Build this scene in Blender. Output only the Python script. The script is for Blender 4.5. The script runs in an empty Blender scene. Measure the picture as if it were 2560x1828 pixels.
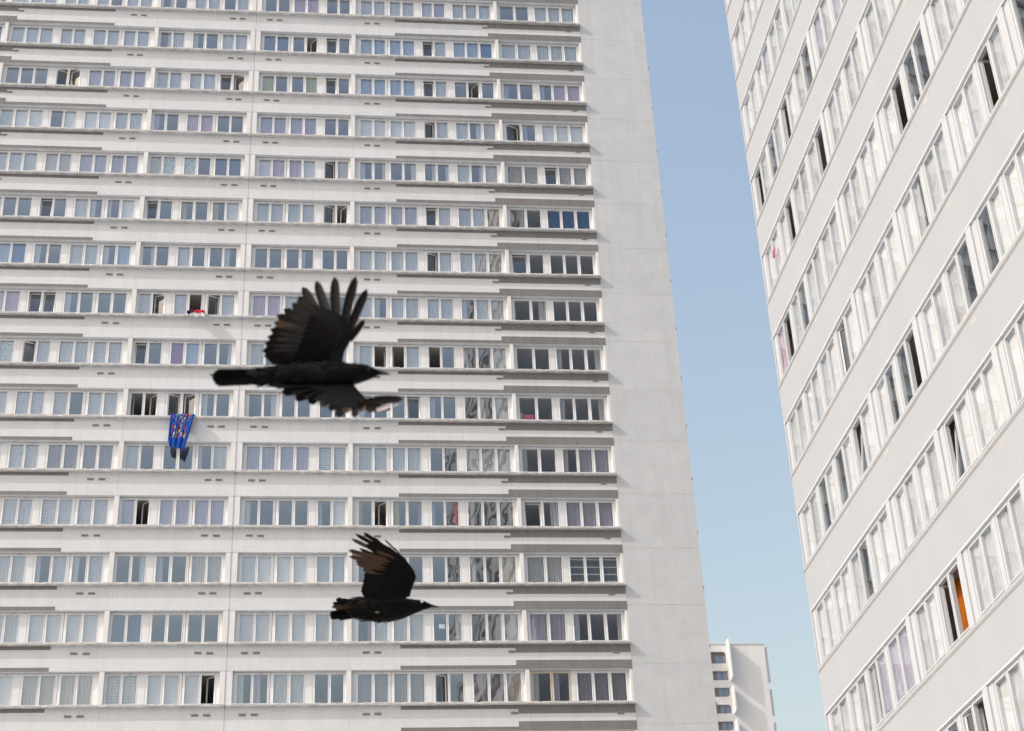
import bpy, bmesh, math, random
from mathutils import Vector, Matrix
random.seed(7)
sc = bpy.context.scene
COL = sc.collection

# ------------------------------------------------------------------ camera
CAM = Vector((0.0, 0.0, 1.6))
RIGHT = Vector((0.99396225, -0.10136562, -0.04200070))
UP = Vector((-0.01437046, -0.49975759, 0.86604610))
FWD = Vector((0.10877747, 0.86021356, 0.49819684))
FPX = 4135.28                        # focal length in pixels of a 2560 wide picture
cd = bpy.data.cameras.new('camera')
cam = bpy.data.objects.new('camera', cd); COL.objects.link(cam)
m = Matrix.Identity(4)
for r_ in range(3):
    m[r_][0], m[r_][1], m[r_][2], m[r_][3] = RIGHT[r_], UP[r_], -FWD[r_], CAM[r_]
cam.matrix_world = m
cd.sensor_width = 36.0
cd.lens = FPX * 36 / 2560
cd.clip_start = 0.1; cd.clip_end = 6000
cd.dof.use_dof = True; cd.dof.focus_distance = 85.0; cd.dof.aperture_fstop = 7.0
sc.camera = cam

# ------------------------------------------------------------------ sky, sun, exposure
SUN_DIR = Vector((3.2, 1.0, -2.8)).normalized()
w = bpy.data.worlds.new('World'); sc.world = w; w.use_nodes = True
nt = w.node_tree
sky = nt.nodes.new('ShaderNodeTexSky'); sky.sky_type = 'NISHITA'; sky.sun_disc = False
sky.sun_elevation = math.asin(-SUN_DIR.z)
sky.sun_rotation = math.atan2(-SUN_DIR.x, -SUN_DIR.y)
sky.air_density = 2.2; sky.dust_density = 4.0; sky.ozone_density = 1.0
tint = nt.nodes.new('ShaderNodeMix'); tint.data_type = 'RGBA'; tint.blend_type = 'MULTIPLY'; tint.inputs[0].default_value = 1.0
tint.inputs[7].default_value = (1.03, 0.955, 0.985, 1)          # city air: a little less green than the clean-sky model
nt.links.new(sky.outputs[0], tint.inputs[6]); nt.links.new(tint.outputs[2], nt.nodes['Background'].inputs[0])
nt.nodes['Background'].inputs[1].default_value = 0.15
sl = bpy.data.lights.new('sun', 'SUN'); sl.energy = 2.0; sl.angle = math.radians(0.53); sl.color = (1.0, 0.99, 0.975)
so = bpy.data.objects.new('sun', sl); COL.objects.link(so)
so.rotation_euler = SUN_DIR.to_track_quat('-Z', 'Y').to_euler(); so.location = (-60, -30, 90)
sc.view_settings.view_transform = 'Standard'; sc.view_settings.look = 'None'
sc.view_settings.exposure = 0.53; sc.view_settings.gamma = 1.0
sc.view_settings.use_curve_mapping = False
sc.render.engine = 'CYCLES'
sc.cycles.use_denoising = True
try: sc.cycles.denoiser = 'OPENIMAGEDENOISE'
except Exception: pass
sc.cycles.max_bounces = 8; sc.cycles.transparent_max_bounces = 12
sc.cycles.sample_clamp_indirect = 6.0

# ------------------------------------------------------------------ materials
def new_mat(name):
    mt = bpy.data.materials.new(name); mt.use_nodes = True
    n = mt.node_tree; b = n.nodes['Principled BSDF']
    return mt, n, b
def nd(n, t, **k):
    x = n.nodes.new(t)
    for a, v in k.items():
        if isinstance(a, str) and hasattr(x, a): setattr(x, a, v)
    return x
def plain(name, col, rough=0.6, spec=0.3, noise=0.0, nscale=6.0):
    mt, n, b = new_mat(name)
    b.inputs['Base Color'].default_value = (*col, 1); b.inputs['Roughness'].default_value = rough
    b.inputs['Specular IOR Level'].default_value = spec
    if noise:
        tc = nd(n, 'ShaderNodeTexCoord'); nz = nd(n, 'ShaderNodeTexNoise'); nz.inputs['Scale'].default_value = nscale
        nz.inputs['Detail'].default_value = 6
        n.links.new(tc.outputs['Object'], nz.inputs['Vector'])
        mx = nd(n, 'ShaderNodeMix', data_type='RGBA')
        mx.inputs[6].default_value = (*[c * (1 - noise) for c in col], 1); mx.inputs[7].default_value = (*[min(1, c * (1 + noise)) for c in col], 1)
        n.links.new(nz.outputs['Fac'], mx.inputs[0]); n.links.new(mx.outputs[2], b.inputs['Base Color'])
    return mt
def mosaic(name, tile, grout, pitch=0.056, vary=0.06, big=0.06, mort=0.008, dirt=None):
    """small square ceramic tiles, x / z of the object, with blotches"""
    mt, n, b = new_mat(name); L = n.links.new
    tc = nd(n, 'ShaderNodeTexCoord'); sp = nd(n, 'ShaderNodeSeparateXYZ'); cb = nd(n, 'ShaderNodeCombineXYZ')
    L(tc.outputs['Object'], sp.inputs[0]); L(sp.outputs[0], cb.inputs[0]); L(sp.outputs[2], cb.inputs[1])
    br = nd(n, 'ShaderNodeTexBrick'); br.offset = 0; br.squash = 1
    br.inputs['Scale'].default_value = 1; br.inputs['Brick Width'].default_value = pitch; br.inputs['Row Height'].default_value = pitch
    br.inputs['Mortar Size'].default_value = mort; br.inputs['Mortar Smooth'].default_value = 0.2; br.inputs['Bias'].default_value = 0
    br.inputs['Color1'].default_value = (*[c * (1 - vary) for c in tile], 1)
    br.inputs['Color2'].default_value = (*[min(1, c * (1 + vary)) for c in tile], 1)
    br.inputs['Mortar'].default_value = (*grout, 1)
    L(cb.outputs[0], br.inputs['Vector'])
    geo = nd(n, 'ShaderNodeNewGeometry')
    nz = nd(n, 'ShaderNodeTexNoise'); nz.inputs['Scale'].default_value = 1.3; nz.inputs['Detail'].default_value = 7; nz.inputs['Roughness'].default_value = 0.62
    L(geo.outputs['Position'], nz.inputs['Vector'])
    rp = nd(n, 'ShaderNodeMapRange'); rp.inputs[1].default_value = .3; rp.inputs[2].default_value = .7
    rp.inputs[3].default_value = 1 - big; rp.inputs[4].default_value = 1 + big
    L(nz.outputs['Fac'], rp.inputs[0])
    mu = nd(n, 'ShaderNodeMix', data_type='RGBA', blend_type='MULTIPLY'); mu.inputs[0].default_value = 1
    oi = nd(n, 'ShaderNodeObjectInfo'); ro = nd(n, 'ShaderNodeMapRange'); ro.inputs[3].default_value = 1 - big * .45; ro.inputs[4].default_value = 1 + big * .45
    L(oi.outputs['Random'], ro.inputs[0])
    mo = nd(n, 'ShaderNodeMath', operation='MULTIPLY'); L(rp.outputs[0], mo.inputs[0]); L(ro.outputs[0], mo.inputs[1])
    vr = nd(n, 'ShaderNodeTexVoronoi'); vr.distance = 'CHEBYCHEV'; vr.inputs['Scale'].default_value = .55; L(geo.outputs['Position'], vr.inputs['Vector'])
    vs = nd(n, 'ShaderNodeSeparateColor'); L(vr.outputs['Color'], vs.inputs[0])
    v1 = nd(n, 'ShaderNodeMath', operation='GREATER_THAN'); v1.inputs[1].default_value = .80; L(vs.outputs[0], v1.inputs[0])
    v2 = nd(n, 'ShaderNodeMath', operation='LESS_THAN'); v2.inputs[1].default_value = .30; L(vr.outputs['Distance'], v2.inputs[0])
    v3 = nd(n, 'ShaderNodeMath', operation='MULTIPLY'); L(v1.outputs[0], v3.inputs[0]); L(v2.outputs[0], v3.inputs[1])
    v4 = nd(n, 'ShaderNodeMath', operation='MULTIPLY_ADD'); v4.inputs[1].default_value = big * .6; v4.inputs[2].default_value = 1; L(v3.outputs[0], v4.inputs[0])
    m5 = nd(n, 'ShaderNodeMath', operation='MULTIPLY'); L(mo.outputs[0], m5.inputs[0]); L(v4.outputs[0], m5.inputs[1])
    cc = nd(n, 'ShaderNodeCombineColor')
    for i in range(3): L(m5.outputs[0], cc.inputs[i])
    L(br.outputs['Color'], mu.inputs[6]); L(cc.outputs[0], mu.inputs[7])
    # sparse vertical rain streaks
    mp = nd(n, 'ShaderNodeMapping'); mp.inputs['Scale'].default_value = (2.2, 2.2, 0.12)
    L(geo.outputs['Position'], mp.inputs[0])
    n2 = nd(n, 'ShaderNodeTexNoise'); n2.inputs['Scale'].default_value = 1.6; n2.inputs['Detail'].default_value = 4
    L(mp.outputs[0], n2.inputs['Vector'])
    r2 = nd(n, 'ShaderNodeMapRange'); r2.inputs[1].default_value = .52; r2.inputs[2].default_value = .78; r2.inputs[3].default_value = 0; r2.inputs[4].default_value = .5
    L(n2.outputs['Fac'], r2.inputs[0])
    m2 = nd(n, 'ShaderNodeMix', data_type='RGBA'); L(r2.outputs[0], m2.inputs[0]); L(mu.outputs[2], m2.inputs[6])
    dc = dirt or tuple(c * .82 for c in tile); m2.inputs[7].default_value = (*dc, 1)
    L(m2.outputs[2], b.inputs['Base Color'])
    b.inputs['Roughness'].default_value = .55; b.inputs['Specular IOR Level'].default_value = .3
    bp = nd(n, 'ShaderNodeBump'); bp.inputs['Strength'].default_value = .25; bp.inputs['Distance'].default_value = .004
    L(br.outputs['Fac'], bp.inputs['Height']); bp.invert = True; L(bp.outputs[0], b.inputs['Normal'])
    return mt
def concrete(name, c1, c2, scale=3.0, lo=.4, hi=.62, stretch=(1, 1, 1), rough=.85):
    mt, n, b = new_mat(name); L = n.links.new
    geo = nd(n, 'ShaderNodeNewGeometry'); mp = nd(n, 'ShaderNodeMapping'); mp.inputs['Scale'].default_value = stretch
    L(geo.outputs['Position'], mp.inputs[0])
    nz = nd(n, 'ShaderNodeTexNoise'); nz.inputs['Scale'].default_value = scale; nz.inputs['Detail'].default_value = 8; nz.inputs['Roughness'].default_value = .65
    L(mp.outputs[0], nz.inputs['Vector'])
    rp = nd(n, 'ShaderNodeValToRGB'); rp.color_ramp.elements[0].position = lo; rp.color_ramp.elements[1].position = hi
    rp.color_ramp.elements[0].color = (*c1, 1); rp.color_ramp.elements[1].color = (*c2, 1)
    L(nz.outputs['Fac'], rp.inputs[0]); L(rp.outputs[0], b.inputs['Base Color'])
    b.inputs['Roughness'].default_value = rough; b.inputs['Specular IOR Level'].default_value = .2
    bp = nd(n, 'ShaderNodeBump'); bp.inputs['Strength'].default_value = .3; bp.inputs['Distance'].default_value = .01
    L(nz.outputs['Fac'], bp.inputs['Height']); L(bp.outputs[0], b.inputs['Normal'])
    return mt
def glass(name, base, tint=(.95, .965, .975), wav=.006, scale=.9):
    mt = bpy.data.materials.new(name); mt.use_nodes = True; n = mt.node_tree; n.nodes.clear(); L = n.links.new
    out = nd(n, 'ShaderNodeOutputMaterial'); mix = nd(n, 'ShaderNodeMixShader')
    tr = nd(n, 'ShaderNodeBsdfTransparent'); tr.inputs[0].default_value = (*tint, 1)
    gl = nd(n, 'ShaderNodeBsdfGlossy'); gl.inputs['Roughness'].default_value = .015; gl.inputs['Color'].default_value = (.84, .92, 1, 1)
    lw = nd(n, 'ShaderNodeLayerWeight'); lw.inputs['Blend'].default_value = .5
    pw = nd(n, 'ShaderNodeMath', operation='POWER'); pw.inputs[1].default_value = 4.0; L(lw.outputs['Facing'], pw.inputs[0])
    fr = nd(n, 'ShaderNodeMapRange'); fr.inputs[3].default_value = base; fr.inputs[4].default_value = 1.0; L(pw.outputs[0], fr.inputs[0])
    geo = nd(n, 'ShaderNodeNewGeometry'); nz = nd(n, 'ShaderNodeTexNoise'); nz.inputs['Scale'].default_value = scale; nz.inputs['Detail'].default_value = 1.5
    L(geo.outputs['Position'], nz.inputs['Vector'])
    bp = nd(n, 'ShaderNodeBump'); bp.inputs['Strength'].default_value = 1; bp.inputs['Distance'].default_value = wav
    L(nz.outputs['Fac'], bp.inputs['Height']); L(bp.outputs[0], gl.inputs['Normal'])
    L(fr.outputs[0], mix.inputs[0]); L(tr.outputs[0], mix.inputs[1]); L(gl.outputs[0], mix.inputs[2]); L(mix.outputs[0], out.inputs[0])
    return mt
def cloth(name, col, pattern=None, trans=.35):
    mt = bpy.data.materials.new(name); mt.use_nodes = True; n = mt.node_tree; n.nodes.clear(); L = n.links.new
    out = nd(n, 'ShaderNodeOutputMaterial'); mix = nd(n, 'ShaderNodeMixShader'); mix.inputs[0].default_value = trans
    d = nd(n, 'ShaderNodeBsdfDiffuse'); t = nd(n, 'ShaderNodeBsdfTranslucent')
    tc = nd(n, 'ShaderNodeTexCoord')
    c1 = (*[c * (.93 if 'blind' in name else .78) for c in col], 1); c2 = (*[min(.95, c * 1.12) for c in col], 1)
    mx = nd(n, 'ShaderNodeMix', data_type='RGBA'); mx.inputs[6].default_value = c1; mx.inputs[7].default_value = c2
    if pattern == 'lace':
        v = nd(n, 'ShaderNodeTexVoronoi'); v.inputs['Scale'].default_value = 15; L(tc.outputs['Object'], v.inputs['Vector'])
        wv = nd(n, 'ShaderNodeTexWave'); wv.bands_direction = 'Z'; wv.inputs['Scale'].default_value = 2.6; wv.inputs['Distortion'].default_value = 2.5; wv.inputs['Detail'].default_value = 1
        L(tc.outputs['Object'], wv.inputs['Vector'])
        mth = nd(n, 'ShaderNodeMath', operation='MULTIPLY_ADD'); L(v.outputs['Distance'], mth.inputs[0]); mth.inputs[1].default_value = .9; L(wv.outputs['Fac'], mth.inputs[2])
        L(mth.outputs[0], mx.inputs[0]); mx.inputs[6].default_value = (*[c * .45 for c in col], 1)
    elif pattern == 'stripe':
        wv = nd(n, 'ShaderNodeTexWave'); wv.bands_direction = 'Z'; wv.inputs['Scale'].default_value = .85; wv.inputs['Distortion'].default_value = 1.0; wv.inputs['Detail'].default_value = 0
        L(tc.outputs['Object'], wv.inputs['Vector'])
        rp = nd(n, 'ShaderNodeMapRange'); rp.inputs[1].default_value = .93; rp.inputs[2].default_value = .95; L(wv.outputs['Fac'], rp.inputs[0])
        L(rp.outputs[0], mx.inputs[0]); mx.inputs[6].default_value = (*col, 1); mx.inputs[7].default_value = (.7, .75, .76, 1)
    elif pattern == 'print':
        v = nd(n, 'ShaderNodeTexVoronoi'); v.inputs['Scale'].default_value = 7; L(tc.outputs['Object'], v.inputs['Vector'])
        rp = nd(n, 'ShaderNodeMapRange'); rp.inputs[1].default_value = .3; rp.inputs[2].default_value = .36; L(v.outputs['Distance'], rp.inputs[0])
        L(rp.outputs[0], mx.inputs[0]); mx.inputs[6].default_value = (.25, .5, .42, 1)
    else:
        nz = nd(n, 'ShaderNodeTexNoise'); nz.inputs['Scale'].default_value = 5; nz.inputs['Detail'].default_value = 5
        mp = nd(n, 'ShaderNodeMapping'); mp.inputs['Scale'].default_value = (3, 3, .35)
        geo = nd(n, 'ShaderNodeNewGeometry'); L(geo.outputs['Position'], mp.inputs[0]); L(mp.outputs[0], nz.inputs['Vector'])
        L(nz.outputs['Fac'], mx.inputs[0])
    L(mx.outputs[2], d.inputs[0]); L(mx.outputs[2], t.inputs[0])
    L(d.outputs[0], mix.inputs[1]); L(t.outputs[0], mix.inputs[2]); L(mix.outputs[0], out.inputs[0])
    return mt

M = {}
M['tile'] = mosaic('white_mosaic_tile', (.665, .69, .71), (.56, .58, .595), big=.04)
M['pier'] = mosaic('pale_pier_tile', (.555, .58, .60), (.49, .51, .525), big=.05)
M['dark'] = mosaic('taupe_mosaic_tile', (.168, .163, .160), (.235, .23, .225), vary=.14, big=.08)
M['sill'] = concrete('weathered_sill', (.40, .39, .375), (.66, .66, .65), 5.0, .34, .62, (.6, 1, 3))
M['frame'] = plain('white_frame', (.76, .77, .78), .4, .4)
M['frame_tan'] = plain('tan_frame', (.60, .53, .42), .5, .3)
M['post'] = plain('white_post', (.70, .715, .73), .6, .3, .04, 3)
M['pilaster'] = concrete('painted_pilaster', (.64, .65, .645), (.71, .72, .725), 2.0, .35, .6, (2, 2, .3))
M['vent'] = plain('vent_body', (.36, .33, .28), .7, .2, .15, 30)
M['vent_dark'] = plain('vent_slot_dark', (.10, .09, .08), .8, .1)
M['joint'] = plain('joint_sealant', (.44, .44, .53), .7, .2)
M['groove'] = plain('joint_groove', (.55, .535, .50), .9, .1)
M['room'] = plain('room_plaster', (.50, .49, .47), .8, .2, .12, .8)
M['room_b'] = plain('dim_room_plaster', (.27, .225, .19), .8, .2, .3, .8)  # dimness of the unlit rooms put into a darker brown plaster
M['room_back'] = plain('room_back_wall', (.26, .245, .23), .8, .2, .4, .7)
M['core'] = plain('tower_core', (.55, .55, .54), .8, .2)
M['bwall'] = concrete('cream_white_panel', (.322, .350, .382), (.336, .364, .396), .8, .35, .65, (1, 1, .3), .7)
M['bpil'] = concrete('cream_white_pilaster', (.40, .43, .46), (.42, .45, .48), 2.0, .35, .65, (2, 2, .3), .7)
M['bframe'] = plain('white_window_frame', (.46, .49, .52), .4, .4)
M['bdrip'] = concrete('stained_drip_edge', (.46, .435, .39), (.52, .505, .48), 3.0, .35, .65)
M['bsoffit'] = concrete('bounce_lit_lintel_lip', (.60, .61, .60), (.70, .72, .74), 2.0, .35, .6)  # paler than the wall: ground bounce on the soffit put into the colour
M['glass'] = glass('window_glass', .25)
M['glassb'] = glass('window_glass_plain', .13, wav=.006)
M['strip'] = plain('pale_glazing', (.36, .38, .41), .4, .4, .3, 1.5)
M['clip'] = plain('dark_clip', (.03, .03, .035), .5)
CUR = {
 'w': cloth('white_sheer', (.82, .84, .86), None, .45), 'W': cloth('white_blind', (.86, .87, .87), None, .3),
 'b': cloth('pale_blue_curtain', (.50, .62, .82), None, .4), 'B': cloth('strong_blue_curtain', (.04, .15, .42), None, .3),
 'v': cloth('lavender_curtain', (.60, .56, .68), None, .35), 'p': cloth('mauve_curtain', (.70, .50, .64), None, .35),
 'P': cloth('purple_curtain', (.30, .07, .30), None, .25), 't': cloth('teal_curtain', (.05, .38, .40), None, .3),
 'y': cloth('olive_yellow_curtain', (.52, .50, .16), None, .3), 'r': cloth('red_curtain', (.45, .02, .04), None, .2),
 'g': cloth('grey_blind', (.66, .65, .67), None, .2), 'L': cloth('lace_curtain', (.74, .75, .76), 'lace', .4),
 'c': cloth('cream_curtain', (.66, .60, .52), None, .3), 'n': cloth('taupe_curtain', (.30, .27, .29), None, .2),
 'd': cloth('navy_curtain', (.10, .13, .22), None, .2), 's': cloth('dark_striped_curtain', (.12, .13, .14), 'stripe', .15),
 'k': cloth('slatted_blind', (.50, .53, .57), None, .15), 'f': cloth('printed_curtain', (.66, .68, .64), 'print', .3),
 'o': cloth('orange_curtain', (.42, .13, .02), None, .35)}

# ------------------------------------------------------------------ helpers
class MB:
    def __init__(s): s.v = []; s.f = []; s.m = []
    def box(s, x0, x1, y0, y1, z0, z1, m=0):
        b = len(s.v)
        s.v += [(x0, y0, z0), (x1, y0, z0), (x1, y1, z0), (x0, y1, z0), (x0, y0, z1), (x1, y0, z1), (x1, y1, z1), (x0, y1, z1)]
        for q in ((0, 3, 2, 1), (4, 5, 6, 7), (0, 1, 5, 4), (1, 2, 6, 5), (2, 3, 7, 6), (3, 0, 4, 7)):
            s.f.append(tuple(b + i for i in q)); s.m.append(m)
        return s
    def quad(s, a, b_, c, d, m=0):
        b = len(s.v); s.v += [a, b_, c, d]; s.f.append((b, b + 1, b + 2, b + 3)); s.m.append(m); return s
    def grid(s, rows, m=0, closed=False):
        b = len(s.v); nr, ncol = len(rows), len(rows[0])
        for r in rows: s.v += [tuple(p) for p in r]
        for i in range(nr - 1):
            for j in range(ncol if closed else ncol - 1):
                k = (j + 1) % ncol
                s.f.append((b + i * ncol + j, b + i * ncol + k, b + (i + 1) * ncol + k, b + (i + 1) * ncol + j)); s.m.append(m)
        return s
    def add(s, o, T, mi=None):
        b = len(s.v); s.v += [tuple(T @ Vector(p)) for p in o.v]
        for f, mm in zip(o.f, o.m): s.f.append(tuple(b + i for i in f)); s.m.append(mm if mi is None else mi)
        return s
    def mesh(s, name, mats, smooth=False):
        me = bpy.data.meshes.new(name); me.from_pydata(s.v, [], s.f)
        for mt in mats: me.materials.append(mt)
        me.polygons.foreach_set('material_index', s.m)
        if smooth: me.polygons.foreach_set('use_smooth', [True] * len(s.f))
        me.update(); return me
def link(name, me, parent=None, loc=(0, 0, 0), rot=None):
    o = bpy.data.objects.new(name, me); COL.objects.link(o)
    o.location = loc
    if rot: o.rotation_euler = rot
    if parent: o.parent = parent
    return o
def build(mb, name, mats, parent=None, loc=(0, 0, 0), smooth=False):
    return link(name, mb.mesh(name, mats if isinstance(mats, (list, tuple)) else [mats], smooth), parent, loc)
def tag(o, label=None, cat=None, group=None, kind=None):
    for k, v in (('label', label), ('category', cat), ('group', group), ('kind', kind)):
        if v: o[k] = v
    return o
def project(p):
    d = Vector(p) - CAM; z = d.dot(FWD)
    if z < .5: return (-9999, -9999)
    return (1280 + FPX * d.dot(RIGHT) / z, 914 - FPX * d.dot(UP) / z)
def seen(pts, mx=110, my=110):
    q = [project(p) for p in pts]
    return max(a for a, b in q) > -mx and min(a for a, b in q) < 2560 + mx and max(b for a, b in q) > -my and min(b for a, b in q) < 1828 + my
CACHE = {}
def cached(key, fn):
    if key not in CACHE: CACHE[key] = fn()
    return CACHE[key]

# ------------------------------------------------------------------ ground
g = MB()
g.quad((-1500, -1500, 0), (1500, -1500, 0), (1500, 1500, 0), (-1500, 1500, 0))
ground = build(g, 'ground', concrete('paved_ground', (.42, .43, .445), (.47, .48, .495), .4, .35, .65))
tag(ground, kind='structure')

# ------------------------------------------------------------------ window kit
FB, FT, BD = .12, .10, .032
def frame_mb(wd, h, panes, depth=.08, vent=False):
    mb = MB()
    mb.box(0, wd, 0, depth, 0, FB); mb.box(0, wd, 0, depth, h - FT, h)
    xs = [0]
    for a, b in panes: xs += [a, b]
    xs.append(wd)
    for i in range(0, len(xs), 2): mb.box(xs[i], xs[i + 1], .002, depth - .002, FB, h - FT)
    for a, b in panes:                       # raised sash rims
        mb.box(a - BD, b + BD, -.014, .0, FB - BD, FB); mb.box(a - BD, b + BD, -.014, .0, h - FT, h - FT + BD)
        mb.box(a - BD, a, -.014, .002, FB, h - FT); mb.box(b, b + BD, -.014, .002, FB, h - FT)
    if vent: 
        c = (panes[-1][0] + panes[-1][1]) / 2
        mb.box(c - .10, c + .10, -.012, 0, h - FT + .05, h - FT + .064, 1)
    return mb
def pane_mb(pw, ph):
    return MB().quad((0, 0, 0), (pw, 0, 0), (pw, 0, ph), (0, 0, ph))
def sash_mb(pw, ph):
    mb = MB(); r = .05
    mb.box(0, pw, -.02, .03, 0, r); mb.box(0, pw, -.02, .03, ph - r, ph); mb.box(0, r, -.019, .029, r, ph - r); mb.box(pw - r, pw, -.019, .029, r, ph - r)
    mb.quad((r, .005, r), (pw - r, .005, r), (pw - r, .005, ph - r), (r, .005, ph - r), 1)
    return mb
def curtain_mb(code, pw, ph, seed):
    rnd = random.Random(seed); mb = MB()
    if code == 'k':
        n = int(ph / .075)
        for i in range(n):
            z = i * ph / n; mb.quad((0, .02, z), (pw, .02, z), (pw, -.012, z + ph / n * .92), (0, -.012, z + ph / n * .92))
        return mb
    amp, per = (.004, .5) if code in 'Wg' else (rnd.uniform(.018, .034), rnd.uniform(.09, .15))
    n = 8 if code in 'Wg' else 26
    ph0 = rnd.uniform(0, 6.28); z0 = 0 if rnd.random() < .75 else rnd.uniform(.0, .12) * ph
    if code == 'L' and rnd.random() < .35: z0 = .12 * ph
    rows = []
    for k, t in enumerate((0, .5, 1)):
        row = []
        for i in range(n + 1):
            u = i / n
            x = u * pw + (.02 * math.sin(u * 9 + ph0)) * (1 - t)
            y = amp * (1.15 - .35 * t) * (math.sin(u * pw / per * 6.283 + ph0 + .5 * math.sin(5 * u + ph0)) + .35 * math.sin(u * pw / per * 2.9 + 2 * ph0))
            zz = z0 + (ph - z0) * t
            if t == 0: zz += rnd.uniform(-.006, .006)
            row.append((x, y, zz))
        rows.append(row)
    return mb.grid(rows)

class Kit:
    """counts the parts of one tower; past 300 of a kind the rest is joined"""
    def __init__(s, root, gl): s.root = root; s.np = s.ncur = 0; s.rest_p = MB(); s.rest_c = MB(); s.gl = gl; s.codes = sorted(CUR); s.pd, s.cd = .045, .125
    def window(s, key, x0, x1, panes, codes, z0, h, y, fm, cover=True):
        pl = [(a - x0, b - x0) for a, b in panes]; wd = x1 - x0
        vent = (hash(key) % 3 == 0) if not isinstance(key, tuple) else (sum(ord(c) for c in str(key)) % 3 == 0)
        me = cached(('frame', key, round(h, 3), fm.name), lambda: frame_mb(wd, h, pl, vent=vent).mesh('window', [fm, M['vent']]))
        wo = link('window', me, s.root, (x0, y, z0))
        for i, (a, b) in enumerate(pl):
            c = codes[i] if i < len(codes) else '.'
            pw, ph = b - a, h - FT - FB
            mod = None
            if c in 'oOt#': mod = c
            if mod:
                sm = cached(('sash', round(pw, 2), round(ph, 2), fm.name), lambda: sash_mb(pw, ph).mesh('open_sash', [fm, M['glassb']]))
                left = (i % 2 == 0)
                if len(pl) == 3 and i == 2: left = False
                if mod == 't':
                    link('open_sash', sm, wo, (a, .045, FB + .01), (-math.radians(7), 0, 0))
                else:
                    an = math.radians({'o': 24, 'O': 48, '#': 82}[mod])
                    if left: link('open_sash', sm, wo, (a, .045, FB), (0, 0, an))
                    else:
                        so_ = link('open_sash', sm, wo, (b - pw * math.cos(an), .045 + pw * math.sin(an), FB), (0, 0, -an))
                continue
            # glass
            if s.np < 300:
                pm = cached(('pane', round(pw, 2), round(ph, 2), s.gl.name), lambda: pane_mb(pw, ph).mesh('pane', [s.gl]))
                po = link('pane', pm, wo, (a, s.pd, FB)); po.rotation_euler = (random.uniform(-.007, .007), 0, random.uniform(-.012, .012)); s.np += 1
            else:
                s.rest_p.add(pane_mb(pw, ph), Matrix.Translation((x0 + a, y + s.pd, z0 + FB)) @ Matrix.Rotation(random.uniform(-.012, .012), 4, 'Z') @ Matrix.Rotation(random.uniform(-.007, .007), 4, 'X'))
            # curtain
            cw, off, code = pw + .10, -.05, c
            if c in '.': continue
            if c in '123456':          # drawn aside: 1 left white 2 right white 3 left lavender 4 right grey 5 left olive 6 right red
                code = {'1': 'w', '2': 'w', '3': 'v', '4': 'n', '5': 'y', '6': 'r'}[c]
                cw = pw * random.uniform(.38, .55); off = -.03 if c in '135' else pw - cw + .03
            var = random.randrange(4); key2 = (code, round(cw, 1), var)
            cw2 = round(cw, 1)
            if c in '123456': off = -.03 if c in '135' else pw - cw2 + .03
            else: off = (pw - cw2) / 2
            hh = ph + .1
            cmb = cached(('curmb', key2, round(hh, 2)), lambda: curtain_mb(code, cw2, hh, str(key2)))
            if s.ncur < 300:
                cm = cached(('cur', key2, round(hh, 2)), lambda: cmb.mesh('curtain', [CUR[code]], smooth=(code != 'k')))
                link('curtain', cm, wo, (a + off, s.cd, FB - .05)); s.ncur += 1
            else:
                s.rest_c.add(cmb, Matrix.Translation((x0 + a + off, y + s.cd, z0 + FB - .05)), s.codes.index(code))
        return wo
    def finish(s):
        if s.rest_p.f: tag(build(s.rest_p, 'upper_glazing', s.gl, s.root), kind='stuff')
        if s.rest_c.f: tag(build(s.rest_c, 'upper_curtains', [CUR[c] for c in s.codes], s.root), kind='stuff')

# ------------------------------------------------------------------ the broad tower (left)
AX, AY, H = -4.33, 69.813, 2.8
ZA = 64.13                      # underside of the top visible sill
towerA = tag(bpy.data.objects.new('apartment_tower', None), 'tall white tiled apartment tower with grey striped bands filling the left', 'building')
COL.objects.link(towerA); towerA.location = (AX, AY, 0)
def sa(i): return ZA - H * i
R_, D_ = .25, .22               # window recess, sill overhang
C_W = [(.36, 1.88, [(.47, 1.06), (1.18, 1.77)]), (1.90, 3.46, [(2.04, 2.63), (2.78, 3.35)]), (3.73, 5.19, [(3.83, 4.40), (4.53, 5.07)])]
D_W = [(5.60, 7.15, [(5.71, 6.30), (6.44, 7.02)]), (7.17, 8.72, [(7.30, 7.88), (8.01, 8.62)]), (8.98, 10.45, [(9.09, 9.65), (9.76, 10.34)]),
       (10.70, 13.01, [(10.80, 11.42), (11.54, 12.14), (12.28, 12.90)])]
E_W = [(13.36, 15.16, [(13.46, 14.22), (14.36, 15.05)]), (15.33, 17.74, [(15.44, 16.08), (16.21, 16.83), (16.98, 17.63)])]
POSTS = [(.27, .36), (3.46, 3.73), (5.41, 5.60), (8.72, 8.98), (10.45, 10.70), (13.01, 13.09), (13.27, 13.36), (15.16, 15.33), (17.74, 17.78)]
PILS = [(.035, .27), (5.19, 5.41), (13.09, 13.27), (17.78, 17.90)]
BAYS = [(.02, 5.2975), (5.3025, 13.2475), (13.2525, 17.90)]
VENTS = [(.59, .90), (1.10, 1.41), (5.90, 6.21), (6.42, 6.72), (12.38, 12.69), (17.09, 17.39)]
def mir(a, b): return (-b, -a)
def mirw(wn): return (-wn[1], -wn[0], [mir(*p) for p in reversed(wn[2])])
WIN = [('E_', mirw(q)) for q in reversed(E_W)] + [('D_', mirw(q)) for q in reversed(D_W)] + [('B_', mirw(q)) for q in reversed(C_W)] + [('C', q) for q in C_W] + [('D', q) for q in D_W] + [('E', q) for q in E_W]
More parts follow.
